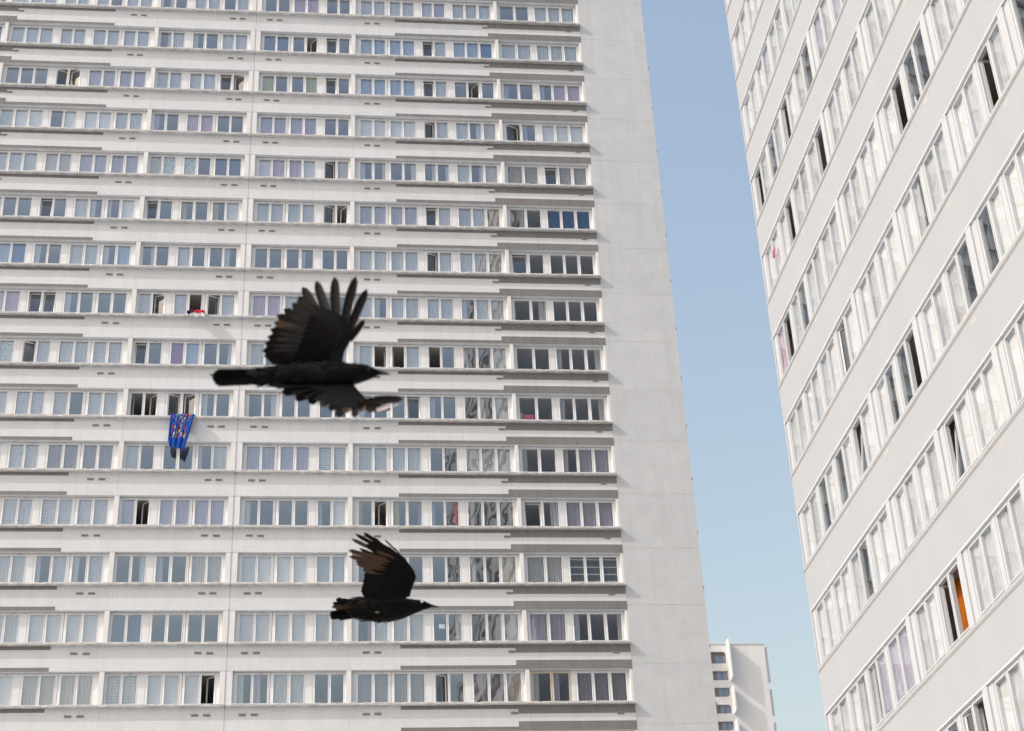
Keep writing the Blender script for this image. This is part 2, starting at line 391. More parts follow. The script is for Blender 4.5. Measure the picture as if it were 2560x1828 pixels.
# what hangs behind each pane, row by row from the top, left to right
ROWS = """
... .. www ww w. ww .. ww .w .. pp .. ww ww wv www .. www
..O .. kkk kk kk kk .w 1. ww dd .O t. bb bb tk bbB LL www
... .. ... oo vv vv kk ww to y. .y t. bb bb tw .O. .. 3pp
www .. wWW .W WW ww .. pp .. vv vv .. WW WW ow w2c o. WWW
www ww www cc vv vv cf f. dd gp pg oc 12 .2 .. w2c LL tww
..w .. w.. t. w1 1W t. 5. 5g ww ww oO vv vv tL vwc .. BBB
... .. bbB .. ww 1b .. w. .. .. .. .. LL LL ow wwc t. ...
... .. .pp tt 1. .. Lo w# oL pp ww .. w1 ww ww 1ww .2 ...
... .. .Lf ow LL LL t. Pb .. w. .. .w w# #w #. 1.w .. 1.2
... .. .1w LL w. ww #O oo 1. .. .. .. .. .t .. ..w .. 1.2
... .. .nL LL nn nn w. .. .w vv vv LL ww ww .. www .. 1vv
... .. .LL LL LL Lw vO vv vv .. .. .W 5O 54 36 3.4 t2 vvv
... .. .ww ww 1w 1w .. .. cc gW WW kk .. .. .. ..c ww sss
... .. .ww ww gg gg dd .. .. gg gg ww .w ww .. ..w vv 1.2
... .. .ww #W cc cc LL gg gO 1. ww .. nn nn o. nnc .. nnn
... .. ... ww ww ww .. ww ww .. ww .. ww ww .. www .. ww.
""".strip().split('\n')
ROWS = [r.split() for r in ROWS]
kitA = Kit(towerA, M['glass'])
NROW = 16
def A2W(x, y, z): return (AX + x, AY + y, z)
win_h = 2.8 - 1.25              # sill top to lintel
# --- spandrels, bands, sills, vents
def band(x0, x1, z0, z1, i):
    key = ('band', round(x0, 3), round(z0, 2))
    me = cached(key, lambda: MB().box(0, x1 - x0, -.006, .05, z0, z1).mesh('mosaic_band', [M['dark']]))
    link('mosaic_band', me, towerA, (x0, 0, sa(i)))
SILLV = {}
for i in range(-2, NROW):
    for bi, b0 in enumerate(BAYS):
        for sgn in (1, -1):
            x0, x1 = b0 if sgn > 0 else mir(*b0)
            if not seen([A2W(x, 0, z) for x in (x0, x1) for z in (sa(i) - 1.25, sa(i))], 400, 400): continue
            me = cached(('span', bi, sgn), lambda: MB().box(0, x1 - x0, 0, .20, -1.25, -.10).mesh('spandrel_panel', [M['tile']]))
            link('spandrel_panel', me, towerA, (x0, 0, sa(i)))
            # sill with a slightly broken front edge, four variants per bay
            var = random.randrange(4)
            def mk():
                rnd = random.Random(bi * 31 + sgn * 7 + var); mb = MB(); n = int((x1 - x0) / .16); ed = .012 if bi == 2 and sgn > 0 else .0
                rows = [[], [], [], [], []]
                for k in range(n + 1):
                    x = (x1 - x0 + ed) * k / n; chip = rnd.uniform(0, .006) + (rnd.uniform(.015, .05) if rnd.random() < .10 else 0); c2 = rnd.uniform(0, .006)
                    rows[0].append((x, .33, 0.0)); rows[1].append((x, -D_ + .01 + chip, .004 - chip * .25)); rows[2].append((x, -D_ + chip * .4, -.02 - chip)); rows[3].append((x, -D_ + .012 + c2, -.10)); rows[4].append((x, .05, -.10))
                mb.grid(rows); 
                for e in (0, n): 
                    b = len(mb.v); mb.v += [rows[q][e] for q in range(5)]; mb.f.append(tuple(b + q for q in (range(5) if e else reversed(range(5))))); mb.m.append(0)
                return mb.mesh('sill', [M['sill']])
            link('sill', cached(('sill', bi, sgn, var), mk), towerA, (x0, 0, sa(i)))
    T1, T2, B1, B2 = (-.27, -.1005), (-.485, -.1005), (-1.249, -1.07), (-1.249, -.83)
    for sgn in (1, -1):
        for (x0, x1, zz) in ((7.56, 12.70, T1), (7.56, 12.70, B1), (12.70, 13.244, T2), (12.70, 13.244, B2), (13.256, 17.899, T2), (13.256, 17.899, B2)):
            a, b = (x0, x1) if sgn > 0 else mir(x0, x1)
            if seen([A2W(x, 0, sa(i) - .6) for x in (a, b)], 150, 150): band(a, b, *zz, i)
        for k, (x0, x1) in enumerate(VENTS):
            a, b = (x0, x1) if sgn > 0 else mir(x0, x1)
            if not seen([A2W(x, 0, sa(i) - .47) for x in (a, b)], 60, 60): continue
            def vm():
                mb = MB(); mb.box(-.155, .155, -.022, .02, -.055, .055, 0)
                for q in range(3): mb.box(-.135, .135, -.026, -.021, -.034 + q * .026, -.024 + q * .026, 1)
                return mb.mesh('vent', [M['vent'], M['vent_dark']])
            vo = link('vent', cached('ventmesh', vm), towerA, ((a + b) / 2 + random.uniform(-.015, .015), 0, sa(i) - (.50 if k == 5 else .45) + random.uniform(-.01, .01)))
            vo.rotation_euler.y = random.uniform(-.015, .015)
    if seen([A2W(0, 0, sa(i) - .6)], 300, 300):
        link('expansion_joint', cached('xj', lambda: MB().box(-.019, .019, .003, .06, -1.25, -.10).box(-.034, .034, .02, .06, .001, win_h - .001).mesh('expansion_joint', [M['joint']])), towerA, (0, 0, sa(i)))
# --- windows, posts, pilasters (nearest floors first)
for i in range(NROW, -2, -1):
    r = ROWS[min(max(i, 0), len(ROWS) - 1)]
    for k, (bay, (x0, x1, panes)) in enumerate(WIN):
        if not seen([A2W(x, R_, z) for x in (x0, x1) for z in (sa(i), sa(i) + win_h)], 90, 130): continue
        cds = ''.join(random.choice('1122433') if c == '.' and i < 15 and random.random() < .2 else c for c in r[k])
        fm = M['frame_tan'] if (i == 14 and k == len(WIN) - 2) else M['frame']
        kitA.window(('A', k), x0, x1, panes, cds, sa(i) + .003, win_h - .006, R_, fm)
    for sgn in (1, -1):
        for (x0, x1) in POSTS:
            a, b = (x0, x1) if sgn > 0 else mir(x0, x1)
            if not seen([A2W(x, R_, sa(i) + .7) for x in (a, b)], 90, 200): continue
            link('post', cached(('post', x0), lambda: MB().box(.002, x1 - x0 - .002, -.012, .08, .001, win_h - .001).mesh('post', [M['post']])), towerA, (a, R_, sa(i)))
        for (x0, x1) in PILS:
            a, b = (x0, x1) if sgn > 0 else mir(x0, x1)
            if not seen([A2W(x, R_, sa(i) + .7) for x in (a, b)], 90, 200): continue
            link('pilaster', cached(('pil', x0), lambda: MB().box(.001, x1 - x0 - .001, .012, .34, .001, win_h - .001).mesh('pilaster', [M['pilaster']])), towerA, (a, 0, sa(i)))
kitA.finish()
# --- end piers of storey panels, clips on the far edge
for sgn in (1, -1):
    for i in range(-2, NROW + 1):
        a, b = (17.903, 21.55) if sgn > 0 else mir(17.903, 21.55)
        if sgn < 0 and i > 0: continue
        me = cached(('pierp', sgn), lambda: MB().box(0, b - a, .006, .30, .007, H - .007).mesh('pier_panel', [M['pier']]))
        link('pier_panel', me, towerA, (a, 0, sa(i) - 1.01))
        if sgn > 0:
            link('edge_clip', cached('clip', lambda: MB().box(0, .04, .05, .09, -.05, .05).box(.015, .025, .06, .08, -.10, .10).mesh('edge_clip', [M['clip']])), towerA, (21.55, 0, sa(i) - .15 + random.uniform(-.1, .1)))
    a, b = (17.91, 21.535) if sgn > 0 else mir(17.91, 21.535)
    build(MB().box(a, b, .013, 5.2, 0, 84), 'pier_core', M['groove'], towerA)
# --- floors, partitions, rear body
for i in range(-2, NROW + 1):
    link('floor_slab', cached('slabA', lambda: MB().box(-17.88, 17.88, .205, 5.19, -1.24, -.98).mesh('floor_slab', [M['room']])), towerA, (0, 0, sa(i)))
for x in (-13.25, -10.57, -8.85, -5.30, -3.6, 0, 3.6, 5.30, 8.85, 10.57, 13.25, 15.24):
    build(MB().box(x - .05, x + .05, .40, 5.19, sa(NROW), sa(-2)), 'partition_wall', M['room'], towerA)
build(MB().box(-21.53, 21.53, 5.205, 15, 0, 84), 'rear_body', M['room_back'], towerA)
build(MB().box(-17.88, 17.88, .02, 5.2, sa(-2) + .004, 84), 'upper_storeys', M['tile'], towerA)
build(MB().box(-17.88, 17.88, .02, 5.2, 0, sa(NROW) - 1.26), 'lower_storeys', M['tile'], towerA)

# ------------------------------------------------------------------ the near tower (right)
BX, BY, ZB = 12.68, 40.023, 38.174
towerB = tag(bpy.data.objects.new('apartment_block', None), 'glaring white apartment block rising steeply at the right edge, nearest the viewer', 'building')
COL.objects.link(towerB); towerB.location = (BX, BY, 0); towerB.rotation_euler = (0, 0, -math.pi / 2)
def sb(i): return ZB - H * i
def B2W(x, y, z): return (BX + y, BY - x, z)
RB, DB = .055, .026
BH = 2.8 - 1.16
JB = [0.04, 6.92, 10.34, 13.82, 17.12, 20.5]
BW = []
for j in range(len(JB) - 1):
    a, b = JB[j] + .24, JB[j + 1] - .27
    n = 4 if j == 0 else 2
    pitch = (b - a) / n
    for q in range(n):
        x0, x1 = a + q * pitch + (.07 if q else 0), a + (q + 1) * pitch - (.07 if q < n - 1 else 0)
        mid = (x0 + x1) / 2
        BW.append((x0, x1, [(x0 + .10, mid - .065), (mid + .065, x1 - .10)]))
BROW = """
.. .. ww ww ww .. ww .. .w ww .. ..
.. .. .. .. ww .. .w ww .w ww .. ..
.. .. .w .. ww .. .. w. ww ww .. ..
.. .w ww ww ww .. .p ww w. ww .. ..
#. .w #. w. v. vv ww ww .p ww .. ..
.. .o ww .O w. ww .w .. .. ww .. ..
p# w. ww .w ww WW .O .. ww w. w. ..
w. .w w. O. .. WW .1 .. .. #w .. ..
.. .. .. t. .2 .O .w w. .. .. .. ..
WW WW w. WW W. .. tW WW .w wO .. ..
ww .1 1v vv 1. .. ww w. .w O. .. ..
.. WW k. kW .. oO .w .O .. .. .. ..
w. ww .w ww .. .w .w ww ww ww .. ..
""".strip().split('\n')
BROW = [r.split() for r in BROW]
kitB = Kit(towerB, M['glassb']); kitB.pd, kitB.cd = .012, .075
for i in range(11, -3, -1):
    r = [c_ if '#' in c_ or (i, n_) in ((5, 6), (4, 2), (10, 5)) else c_.replace('O', 'o') for n_, c_ in enumerate(BROW[min(max(i + 1, 0), len(BROW) - 1)])]
    for k, (x0, x1, panes) in enumerate(BW):
        if not seen([B2W(x, 0, z) for x in (x0, x1) for z in (sb(i), sb(i) + BH)], 200, 200): continue
        if i == 9 and k == 5: codes = '##'
        else: codes = ''.join(random.choice('WWWWWww') if c == '.' and random.random() < .88 else c for c in r[k])  # most empty panes get added white blinds to brighten the glass
        wo = kitB.window(('B', k % 2 if k > 3 else k, round(x1 - x0, 2)), x0, x1, panes, codes, sb(i) + .053, BH - .06, RB, M['bframe'])
        if i == 9 and k == 5:
            cm = curtain_mb('o', .62, 1.5, 'orange').mesh('curtain', [CUR['o']], True)
            for dx in (0.05, .5, .95): link('curtain', cm, wo, (dx, .35 + .25 * (dx > .5), .05))
    for j in range(len(JB)):
        J = JB[j]
        if not seen([B2W(J, 0, sb(i) + .7)], 200, 200): continue
        pw = .25 if j else .06
        link('pilaster', cached(('bpil', pw), lambda: MB().box(-pw, 0, .004, .4, .05, BH - .001).mesh('pilaster', [M['bpil']])), towerB, (J, 0, sb(i)))
        link('post', cached('bpost', lambda: MB().box(.001, .238, RB - .012, RB + .08, .052, BH - .004).mesh('post', [M['bpil']])), towerB, (J, 0, sb(i)))
        if j: link('post', cached('bpost2', lambda: MB().box(-.268, -.251, RB - .012, RB + .08, .052, BH - .004).mesh('post', [M['bpil']])), towerB, (J, 0, sb(i)))
    for k in range(len(BW) - 1):
        if BW[k + 1][0] - BW[k][1] < .2 and seen([B2W(BW[k][1], 0, sb(i) + .7)], 200, 200):
            link('post', cached('bpost3', lambda: MB().box(.001, .139, RB - .012, RB + .08, .052, BH - .004).mesh('post', [M['bpil']])), towerB, (BW[k][1], 0, sb(i)))
kitB.finish()
for i in range(-14, 13):
    for j in range(len(JB)):
        x0 = (-.03 if j == 0 else JB[j] - .125) + .001
        x1 = JB[j + 1] - .125 - .001 if j + 1 < len(JB) else 62.0
        if i < -2 or j + 1 == len(JB):
            if j: continue
            x0, x1 = (-.03, 62.0) if i < -2 else (20.4, 62.0)
        me = cached(('bspan', j, i < -2), lambda: MB().box(0, x1 - x0, 0, .25, -1.16, -.045).mesh('spandrel_panel', [M['bwall']]))
        link('spandrel_panel', me, towerB, (x0, 0, sb(i)))
        if i >= -2 and j + 1 < len(JB):
            me = cached(('bsill', j), lambda: MB().box(-.02 if j == 0 else 0, x1 - x0 + .0015, -DB, .30, -.03, .05).mesh('sill', [M['bwall']]))
            link('sill', me, towerB, (x0, 0, sb(i)))
            me = cached(('bdrip', j), lambda: MB().box(0, x1 - x0 + .0015, -DB + .012, .02, -.056, -.031).mesh('drip_edge', [M['bdrip']]))
            link('drip_edge', me, towerB, (x0, 0, sb(i)))
            me = cached(('blip', j), lambda: MB().box(.0, x1 - x0, -.006, .06, -1.175, -1.15).box(.0, x1 - x0, .061, RB + .10, -1.172, -1.1605).mesh('lintel_lip', [M['bsoffit']]))
            link('lintel_lip', me, towerB, (x0, 0, sb(i)))
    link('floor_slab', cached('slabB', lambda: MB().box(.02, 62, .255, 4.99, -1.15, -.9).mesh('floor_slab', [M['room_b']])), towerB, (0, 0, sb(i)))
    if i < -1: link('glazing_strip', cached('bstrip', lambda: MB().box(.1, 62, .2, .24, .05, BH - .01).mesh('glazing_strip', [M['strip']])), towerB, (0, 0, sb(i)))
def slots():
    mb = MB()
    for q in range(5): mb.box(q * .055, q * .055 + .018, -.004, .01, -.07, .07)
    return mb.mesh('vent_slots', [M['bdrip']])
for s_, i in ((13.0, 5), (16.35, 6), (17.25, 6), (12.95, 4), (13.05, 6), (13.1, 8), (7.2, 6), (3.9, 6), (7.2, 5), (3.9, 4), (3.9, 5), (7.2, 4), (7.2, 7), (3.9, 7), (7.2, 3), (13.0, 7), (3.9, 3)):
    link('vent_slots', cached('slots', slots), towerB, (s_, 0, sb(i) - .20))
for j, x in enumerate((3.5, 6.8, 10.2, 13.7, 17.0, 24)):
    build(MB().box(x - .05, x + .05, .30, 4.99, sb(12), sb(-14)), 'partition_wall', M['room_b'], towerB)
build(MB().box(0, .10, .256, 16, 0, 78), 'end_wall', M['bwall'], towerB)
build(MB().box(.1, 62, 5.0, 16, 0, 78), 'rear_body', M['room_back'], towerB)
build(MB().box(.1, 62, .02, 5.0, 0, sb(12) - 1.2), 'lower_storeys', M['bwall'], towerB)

# ------------------------------------------------------------------ the far tower between the two
FX, FY, FZ = 62.9, 254.5, 96.35
towerC = tag(bpy.data.objects.new('distant_tower', None), 'distant pale tower with one column of dark windows seen between the two blocks', 'building')
COL.objects.link(towerC); towerC.location = (FX, FY, 0)
M['fwall'] = concrete('pale_far_wall', (.60, .60, .60), (.66, .66, .655), .35, .35, .65, (1, 1, .4))
M['fbrown'] = plain('brown_far_frame', (.16, .135, .14), .6)
M['fdim'] = plain('dim_blue_room', (.09, .125, .22), .7, .2, .5, 2)  # room darkness and blue sky reflection put into this colour
M['fgrey'] = plain('grey_far_panel', (.56, .57, .60), .7)
M['fglass'] = glass('far_glass', .22, wav=.01)
build(MB().box(-9, 9.0, .6, 16, 0, FZ).box(2.86, 9.0, 0, .6, 0, FZ).box(-9, -2.5, 0, .6, 0, FZ), 'core_wall', M['fwall'], towerC)
build(MB().box(-9.1, 9.1, -.1, 16.1, FZ + .002, FZ + .14), 'roof_edge', M['fgrey'], towerC)
def rounded(x0, x1, z0, z1, rad, corners, n=5):
    pts = []
    for (cx, cz, a0, key) in ((x1, z1, 0, 'tr'), (x0, z1, 90, 'tl'), (x0, z0, 180, 'bl'), (x1, z0, 270, 'br')):
        if key in corners:
            ox, oz = cx - rad * (1 if key[1] == 'r' else -1), cz - rad * (1 if key[0] == 't' else -1)
            for k in range(n + 1):
                t = math.radians(a0 + 90 * k / n); pts.append((ox + rad * math.cos(t), oz + rad * math.sin(t)))
        else: pts.append((cx, cz))
    return pts
def opening_wall(x0, x1, z0, z1, hole, y0, y1):
    """front plate with one rounded opening and its reveal"""
    bm = bmesh.new()
    o = [bm.verts.new((x, y0, z)) for x, z in ((x0, z0), (x1, z0), (x1, z1), (x0, z1))]
    i = [bm.verts.new((x, y0, z)) for x, z in hole]; k = [bm.verts.new((x, y1, z)) for x, z in hole]
    eo = [bm.edges.new((o[q], o[(q + 1) % 4])) for q in range(4)]
    ei = [bm.edges.new((i[q], i[(q + 1) % len(i)])) for q in range(len(i))]
    bmesh.ops.triangle_fill(bm, edges=eo + ei, use_beauty=True)
    for q in range(len(i)): 
        r = (q + 1) % len(i); bm.faces.new((i[q], i[r], k[r], k[q]))
    bmesh.ops.recalc_face_normals(bm, faces=bm.faces)
    me = bpy.data.meshes.new('window_bay'); bm.to_mesh(me); bm.free(); return me
# two-storey fins stand out from the wall beside the windows, with a gap between them
PR = 1.62
rows = [(95.1, 93.05, 'tr'), (91.8, 90.2, ''), (88.95, 87.4, 'br'), (86.1, 84.6, 'tr'), (83.3, 81.8, 'br'), (80.5, 79.0, 'tr'), (77.7, 76.2, 'br')]
fins = [(FZ + .5, 90.05), (88.85, 84.45), (83.25, 78.85), (77.65, 73.3)]
for bi, (zt, zb) in enumerate(fins):
    for x in (2.62, -2.75):
        mb = MB(); mb.box(x, x + .24, -PR, -.002, zb + .25, zt); b_ = len(mb.v)
        mb.v += [(x, -PR, zb + .25), (x + .24, -PR, zb + .25), (x + .24, -PR + .4, zb), (x, -PR + .4, zb), (x, -.002, zb), (x + .24, -.002, zb), (x, -.002, zb + .25), (x + .24, -.002, zb + .25)]
        for f_ in ((0, 1, 2, 3), (3, 2, 5, 4), (0, 3, 4, 6), (1, 7, 5, 2)): mb.f.append(tuple(b_ + q for q in f_)); mb.m.append(0)
        build(mb, 'wall_fin', M['fwall'], towerC)
    build(MB().box(9.002, 9.62, .7, .94, zb, zt - (.9 if bi == 0 else 0)), 'side_fin', M['fwall'], towerC)
build(MB().box(9.002, 9.66, .5, .56, FZ - .35, FZ - .28).box(9.6, 9.66, .5, 3, FZ - .35, FZ - .28), 'roof_rail', M['fgrey'], towerC)
for q, (zt, zb, cor) in enumerate(rows):
    z1 = FZ if q == 0 else (rows[q - 1][1] + zt) / 2
    z0 = (zb + rows[q + 1][0]) / 2 if q + 1 < len(rows) else zb - .6
    me = opening_wall(-2.5, 2.858, z0, z1, rounded(-1.9, 2.40, zb, zt, .55, cor), 0, .42)
    me.materials.append(M['fwall']); wo = link('window_bay', me, towerC)
    fr = MB(); y = .36; hd = .55 if q == 0 else .12
    fr.box(-1.9, 2.42, y, y + .05, zb, zb + .09); fr.box(-1.9, 2.42, y, y + .05, zt - hd, zt); fr.box(-1.9, .62, y, y + .05, zb + .09, zt - hd)
    fr.box(1.42, 1.54, y, y + .05, zb + .09, zt - hd); fr.box(2.32, 2.42, y, y + .05, zb + .09, zt - hd)
    build(fr, 'window_frame', M['fbrown'], wo)
    build(MB().box(-1.9, 2.42, .50, .55, zb, zt), 'room_back', M['fdim'], wo)  # added dark panel close behind the glass, painted as a dim interior
    for a, b in ((.62, 1.42), (1.54, 2.32)):
        build(MB().quad((a, y + .03, zb + .09), (b, y + .03, zb + .09), (b, y + .03, zt - hd), (a, y + .03, zt - hd)), 'pane', M['fglass'], wo)

# ------------------------------------------------------------------ things at the windows
def sheet(name, rows, mat, thick=.006):
    o = build(MB().grid(rows), name, mat, smooth=True)
    md = o.modifiers.new('thickness', 'SOLIDIFY'); md.thickness = thick; md.offset = 0
    return o
def blanket_mat():
    mt, n, b = new_mat('blue_floral_cloth'); L = n.links.new
    tc = nd(n, 'ShaderNodeTexCoord')
    nz = nd(n, 'ShaderNodeTexNoise'); nz.inputs['Scale'].default_value = 3; L(tc.outputs['UV'], nz.inputs['Vector'])
    base = nd(n, 'ShaderNodeMix', data_type='RGBA'); base.inputs[6].default_value = (.006, .03, .22, 1); base.inputs[7].default_value = (.008, .10, .50, 1)
    L(nz.outputs['Fac'], base.inputs[0])
    v = nd(n, 'ShaderNodeTexVoronoi'); v.inputs['Scale'].default_value = 11
    wn = nd(n, 'ShaderNodeTexNoise'); wn.inputs['Scale'].default_value = 16; wn.inputs['Detail'].default_value = 3; L(tc.outputs['UV'], wn.inputs['Vector'])
    wm = nd(n, 'ShaderNodeVectorMath', operation='SCALE'); wm.inputs['Scale'].default_value = .16; L(wn.outputs['Color'], wm.inputs[0])
    wa = nd(n, 'ShaderNodeVectorMath', operation='ADD'); L(tc.outputs['UV'], wa.inputs[0]); L(wm.outputs[0], wa.inputs[1]); L(wa.outputs[0], v.inputs['Vector'])
    thr = nd(n, 'ShaderNodeMath', operation='LESS_THAN'); thr.inputs[1].default_value = .47; L(v.outputs['Distance'], thr.inputs[0])
    sp = nd(n, 'ShaderNodeSeparateColor'); L(v.outputs['Color'], sp.inputs[0])
    rp = nd(n, 'ShaderNodeValToRGB'); rp.color_ramp.interpolation = 'CONSTANT'
    el = rp.color_ramp.elements; el[0].position = 0; el[0].color = (.55, .30, .03, 1); el[1].position = .2; el[1].color = (.35, .08, .28, 1)
    for p_, c_ in ((.4, (.08, .20, .10, 1)), (.58, (.40, .06, .04, 1)), (.72, (.42, .46, .38, 1)), (.86, (.02, .06, .3, 1))):
        e = el.new(p_); e.color = c_
    L(sp.outputs[0], rp.inputs[0])
    # flowers only inside the border
    su = nd(n, 'ShaderNodeSeparateXYZ'); L(tc.outputs['UV'], su.inputs[0])
    def rng(sock, lo, hi):
        a = nd(n, 'ShaderNodeMath', operation='GREATER_THAN'); a.inputs[1].default_value = lo; L(sock, a.inputs[0])
        c = nd(n, 'ShaderNodeMath', operation='LESS_THAN'); c.inputs[1].default_value = hi; L(sock, c.inputs[0])
        mm = nd(n, 'ShaderNodeMath', operation='MULTIPLY'); L(a.outputs[0], mm.inputs[0]); L(c.outputs[0], mm.inputs[1]); return mm
    m1, m2 = rng(su.outputs[0], .10, .86), rng(su.outputs[1], .02, .74)
    mm = nd(n, 'ShaderNodeMath', operation='MULTIPLY'); L(m1.outputs[0], mm.inputs[0]); L(m2.outputs[0], mm.inputs[1])
    m3 = nd(n, 'ShaderNodeMath', operation='MULTIPLY'); L(mm.outputs[0], m3.inputs[0]); L(thr.outputs[0], m3.inputs[1])
    mx = nd(n, 'ShaderNodeMix', data_type='RGBA'); L(m3.outputs[0], mx.inputs[0]); L(base.outputs[2], mx.inputs[6]); L(rp.outputs[0], mx.inputs[7])
    L(mx.outputs[2], b.inputs['Base Color']); b.inputs['Roughness'].default_value = .8; b.inputs['Specular IOR Level'].default_value = .2
    return mt
def drape():
    z0 = sa(9); nu, nv = 36, 40; rows = []; uv = []
    for j in range(nv + 1):
        v = j / nv; row = []
        for i in range(nu + 1):
            u = i / nu
            xl = -3.10 - .06 * v; xr = -1.99 - .44 * v ** 1.25
            if v < .08: xr += .10 * (1 - v / .08)
            x = xl + (xr - xl) * u
            fold = .034 * math.sin(u * 21 + 1.2 * math.sin(3 * v)) * (.35 + .65 * v) + .018 * math.sin(u * 47 + 2 * v)
            if v < .10:                            # over the top of the sill into the room
                t = v / .10; y = .16 - (.16 + .335) * t; z = z0 + .03 - .012 * t + .01 * math.sin(u * 15)
            else:
                t = (v - .10) / .90
                ln = 1.60 + .12 * math.sin(u * 5) + .42 * max(0, (u - .45) / .55) - .22 * max(0, 1 - u / .14)
                y = -.335 - fold - .02 + .10 * t * t; z = z0 + .01 - ln * t
            row.append((AX + x, AY + y, z)); uv.append((u, v))
        rows.append(row)
    bl = sheet('floral_blanket', rows, blanket_mat(), .008)
    ul = bl.data.uv_layers.new(name='uv')
    for lp in bl.data.loops: ul.data[lp.index].uv = uv[lp.vertex_index]
    tag(bl, 'bright blue floral blanket draped over a window sill of the striped tower', 'blanket')
drape()
def laundry():
    z0 = sa(7); root = tag(bpy.data.objects.new('laundry_pile', None), 'crumpled red, white and navy laundry spilling over a window sill', 'laundry')
    COL.objects.link(root); root.location = (AX - 2.2, AY - .1, z0)
    for nm, x0, x1, ln, col, sd in (('navy_cloth', -.46, -.14, .08, (.02, .02, .05), 1), ('red_cloth', -.26, .38, .06, (.55, .01, .03), 2), ('white_cloth', -.30, .42, .26, (.75, .74, .73), 3)):
        rnd = random.Random(sd); rows = []
        for j in range(13):
            v = j / 12; row = []
            for i in range(19):
                u = i / 18; bump = .05 * math.sin(u * 9 + sd * 2) + .035 * math.sin(u * 23 + v * 5 + sd)
                if v < .45: t = v / .45; y = .12 - .42 * t; z = .03 + .02 * (3 - sd) + abs(bump) + (.06 if sd == 2 else .01)
                else: t = (v - .45) / .55; y = -.31 - .015 * (3 - sd) - .3 * abs(bump) - .02 * (sd != 3); z = .03 + abs(bump) * (1 - t) - (ln + .05 * math.sin(u * 12 + sd)) * t
                row.append((x0 + (x1 - x0) * u, y, z))
            rows.append(row)
        o = build(MB().grid(rows), nm, plain(nm, col, .85, .1), root, smooth=True)
        md = o.modifiers.new('thickness', 'SOLIDIFY'); md.thickness = .006
laundry()
def small_box(name, x, i, dz, dims, col, label, cat, y=.5, rnd=.012):
    bm = bmesh.new(); bmesh.ops.create_cube(bm, size=1)
    bmesh.ops.scale(bm, vec=dims, verts=bm.verts); bmesh.ops.bevel(bm, geom=bm.edges[:], offset=min(dims) * .15, segments=2, affect='EDGES')
    me = bpy.data.meshes.new(name); bm.to_mesh(me); bm.free(); me.materials.append(plain(name, col, .6, .3, .08, 8))
    return tag(link(name, me, None, (AX + x, AY + y, sa(i) + dz)), label, cat)
small_box('pink_box', 13.93, 9, .50, (.50, .22, .26), (.72, .10, .24), 'bright pink box standing inside a window beside the bare end pier', 'box', .55)
note = MB()
rows = [[(-.14 + .28 * u / 6, .006 * math.sin(u + v), -.11 + .22 * v / 4 + .008 * math.sin(u * .8)) for u in range(7)] for v in range(5)]
note.grid(rows)
no = build(note, 'paper_note', plain('note_paper', (.78, .84, .88), .8, .1), None, (AX + 9.46, AY + R_ + .055, sa(13) + .88), True)
no.modifiers.new('thickness', 'SOLIDIFY').thickness = .002
tag(no, 'small white paper note stuck inside a dark window pane', 'note')
# potted plant in a low window
pr = tag(bpy.data.objects.new('window_plant', None), 'spiky green pot plant standing inside a window below the smaller crow', 'plant'); COL.objects.link(pr)
pr.location = (AX + 5.86, AY + .5, sa(13) + .08)
pot = MB(); pot.grid([[(rr * math.cos(a * .785), rr * math.sin(a * .785), z) for a in range(8)] for rr, z in ((.001, 0), (.07, 0), (.10, .16), (.085, .16), (.08, .14), (.001, .14))], closed=True)
build(pot, 'pot', plain('pot_clay', (.35, .16, .09), .8), pr)
lf = MB()
for k in range(9):
    a = k * 2.4; ln = random.uniform(.3, .5); rw = []
    for t in range(6):
        u = t / 5; rr = .02 + .13 * u * u; wd = .022 * (1 - u ** 2) + .001
        c, s_ = math.cos(a), math.sin(a); rw.append([(rr * c - wd * s_, rr * s_ + wd * c, .14 + ln * u), (rr * c, rr * s_, .135 + ln * u), (rr * c + wd * s_, rr * s_ - wd * c, .14 + ln * u)])
    lf.grid(rw)
build(lf, 'leaves', plain('plant_leaf', (.16, .26, .07), .5), pr)
# pink cloth leaning out of a window of the right-hand block
pk = []
for j in range(9):
    v = j / 8; pk.append([(BX - .03 + .06 * math.sin(6 * u / 6 + v * 2) * .4 + (.05 if v < .3 else .01), BY - 1.26 - .05 * u / 6 * (2.2 - v), sb(4) + 1.12 - .34 * v) for u in range(7)])
tag(sheet('pink_cloth', pk, plain('pink_cloth', (.45, .04, .16), .8), .01), 'bright pink cloth hanging at an open window of the near white block', 'cloth')

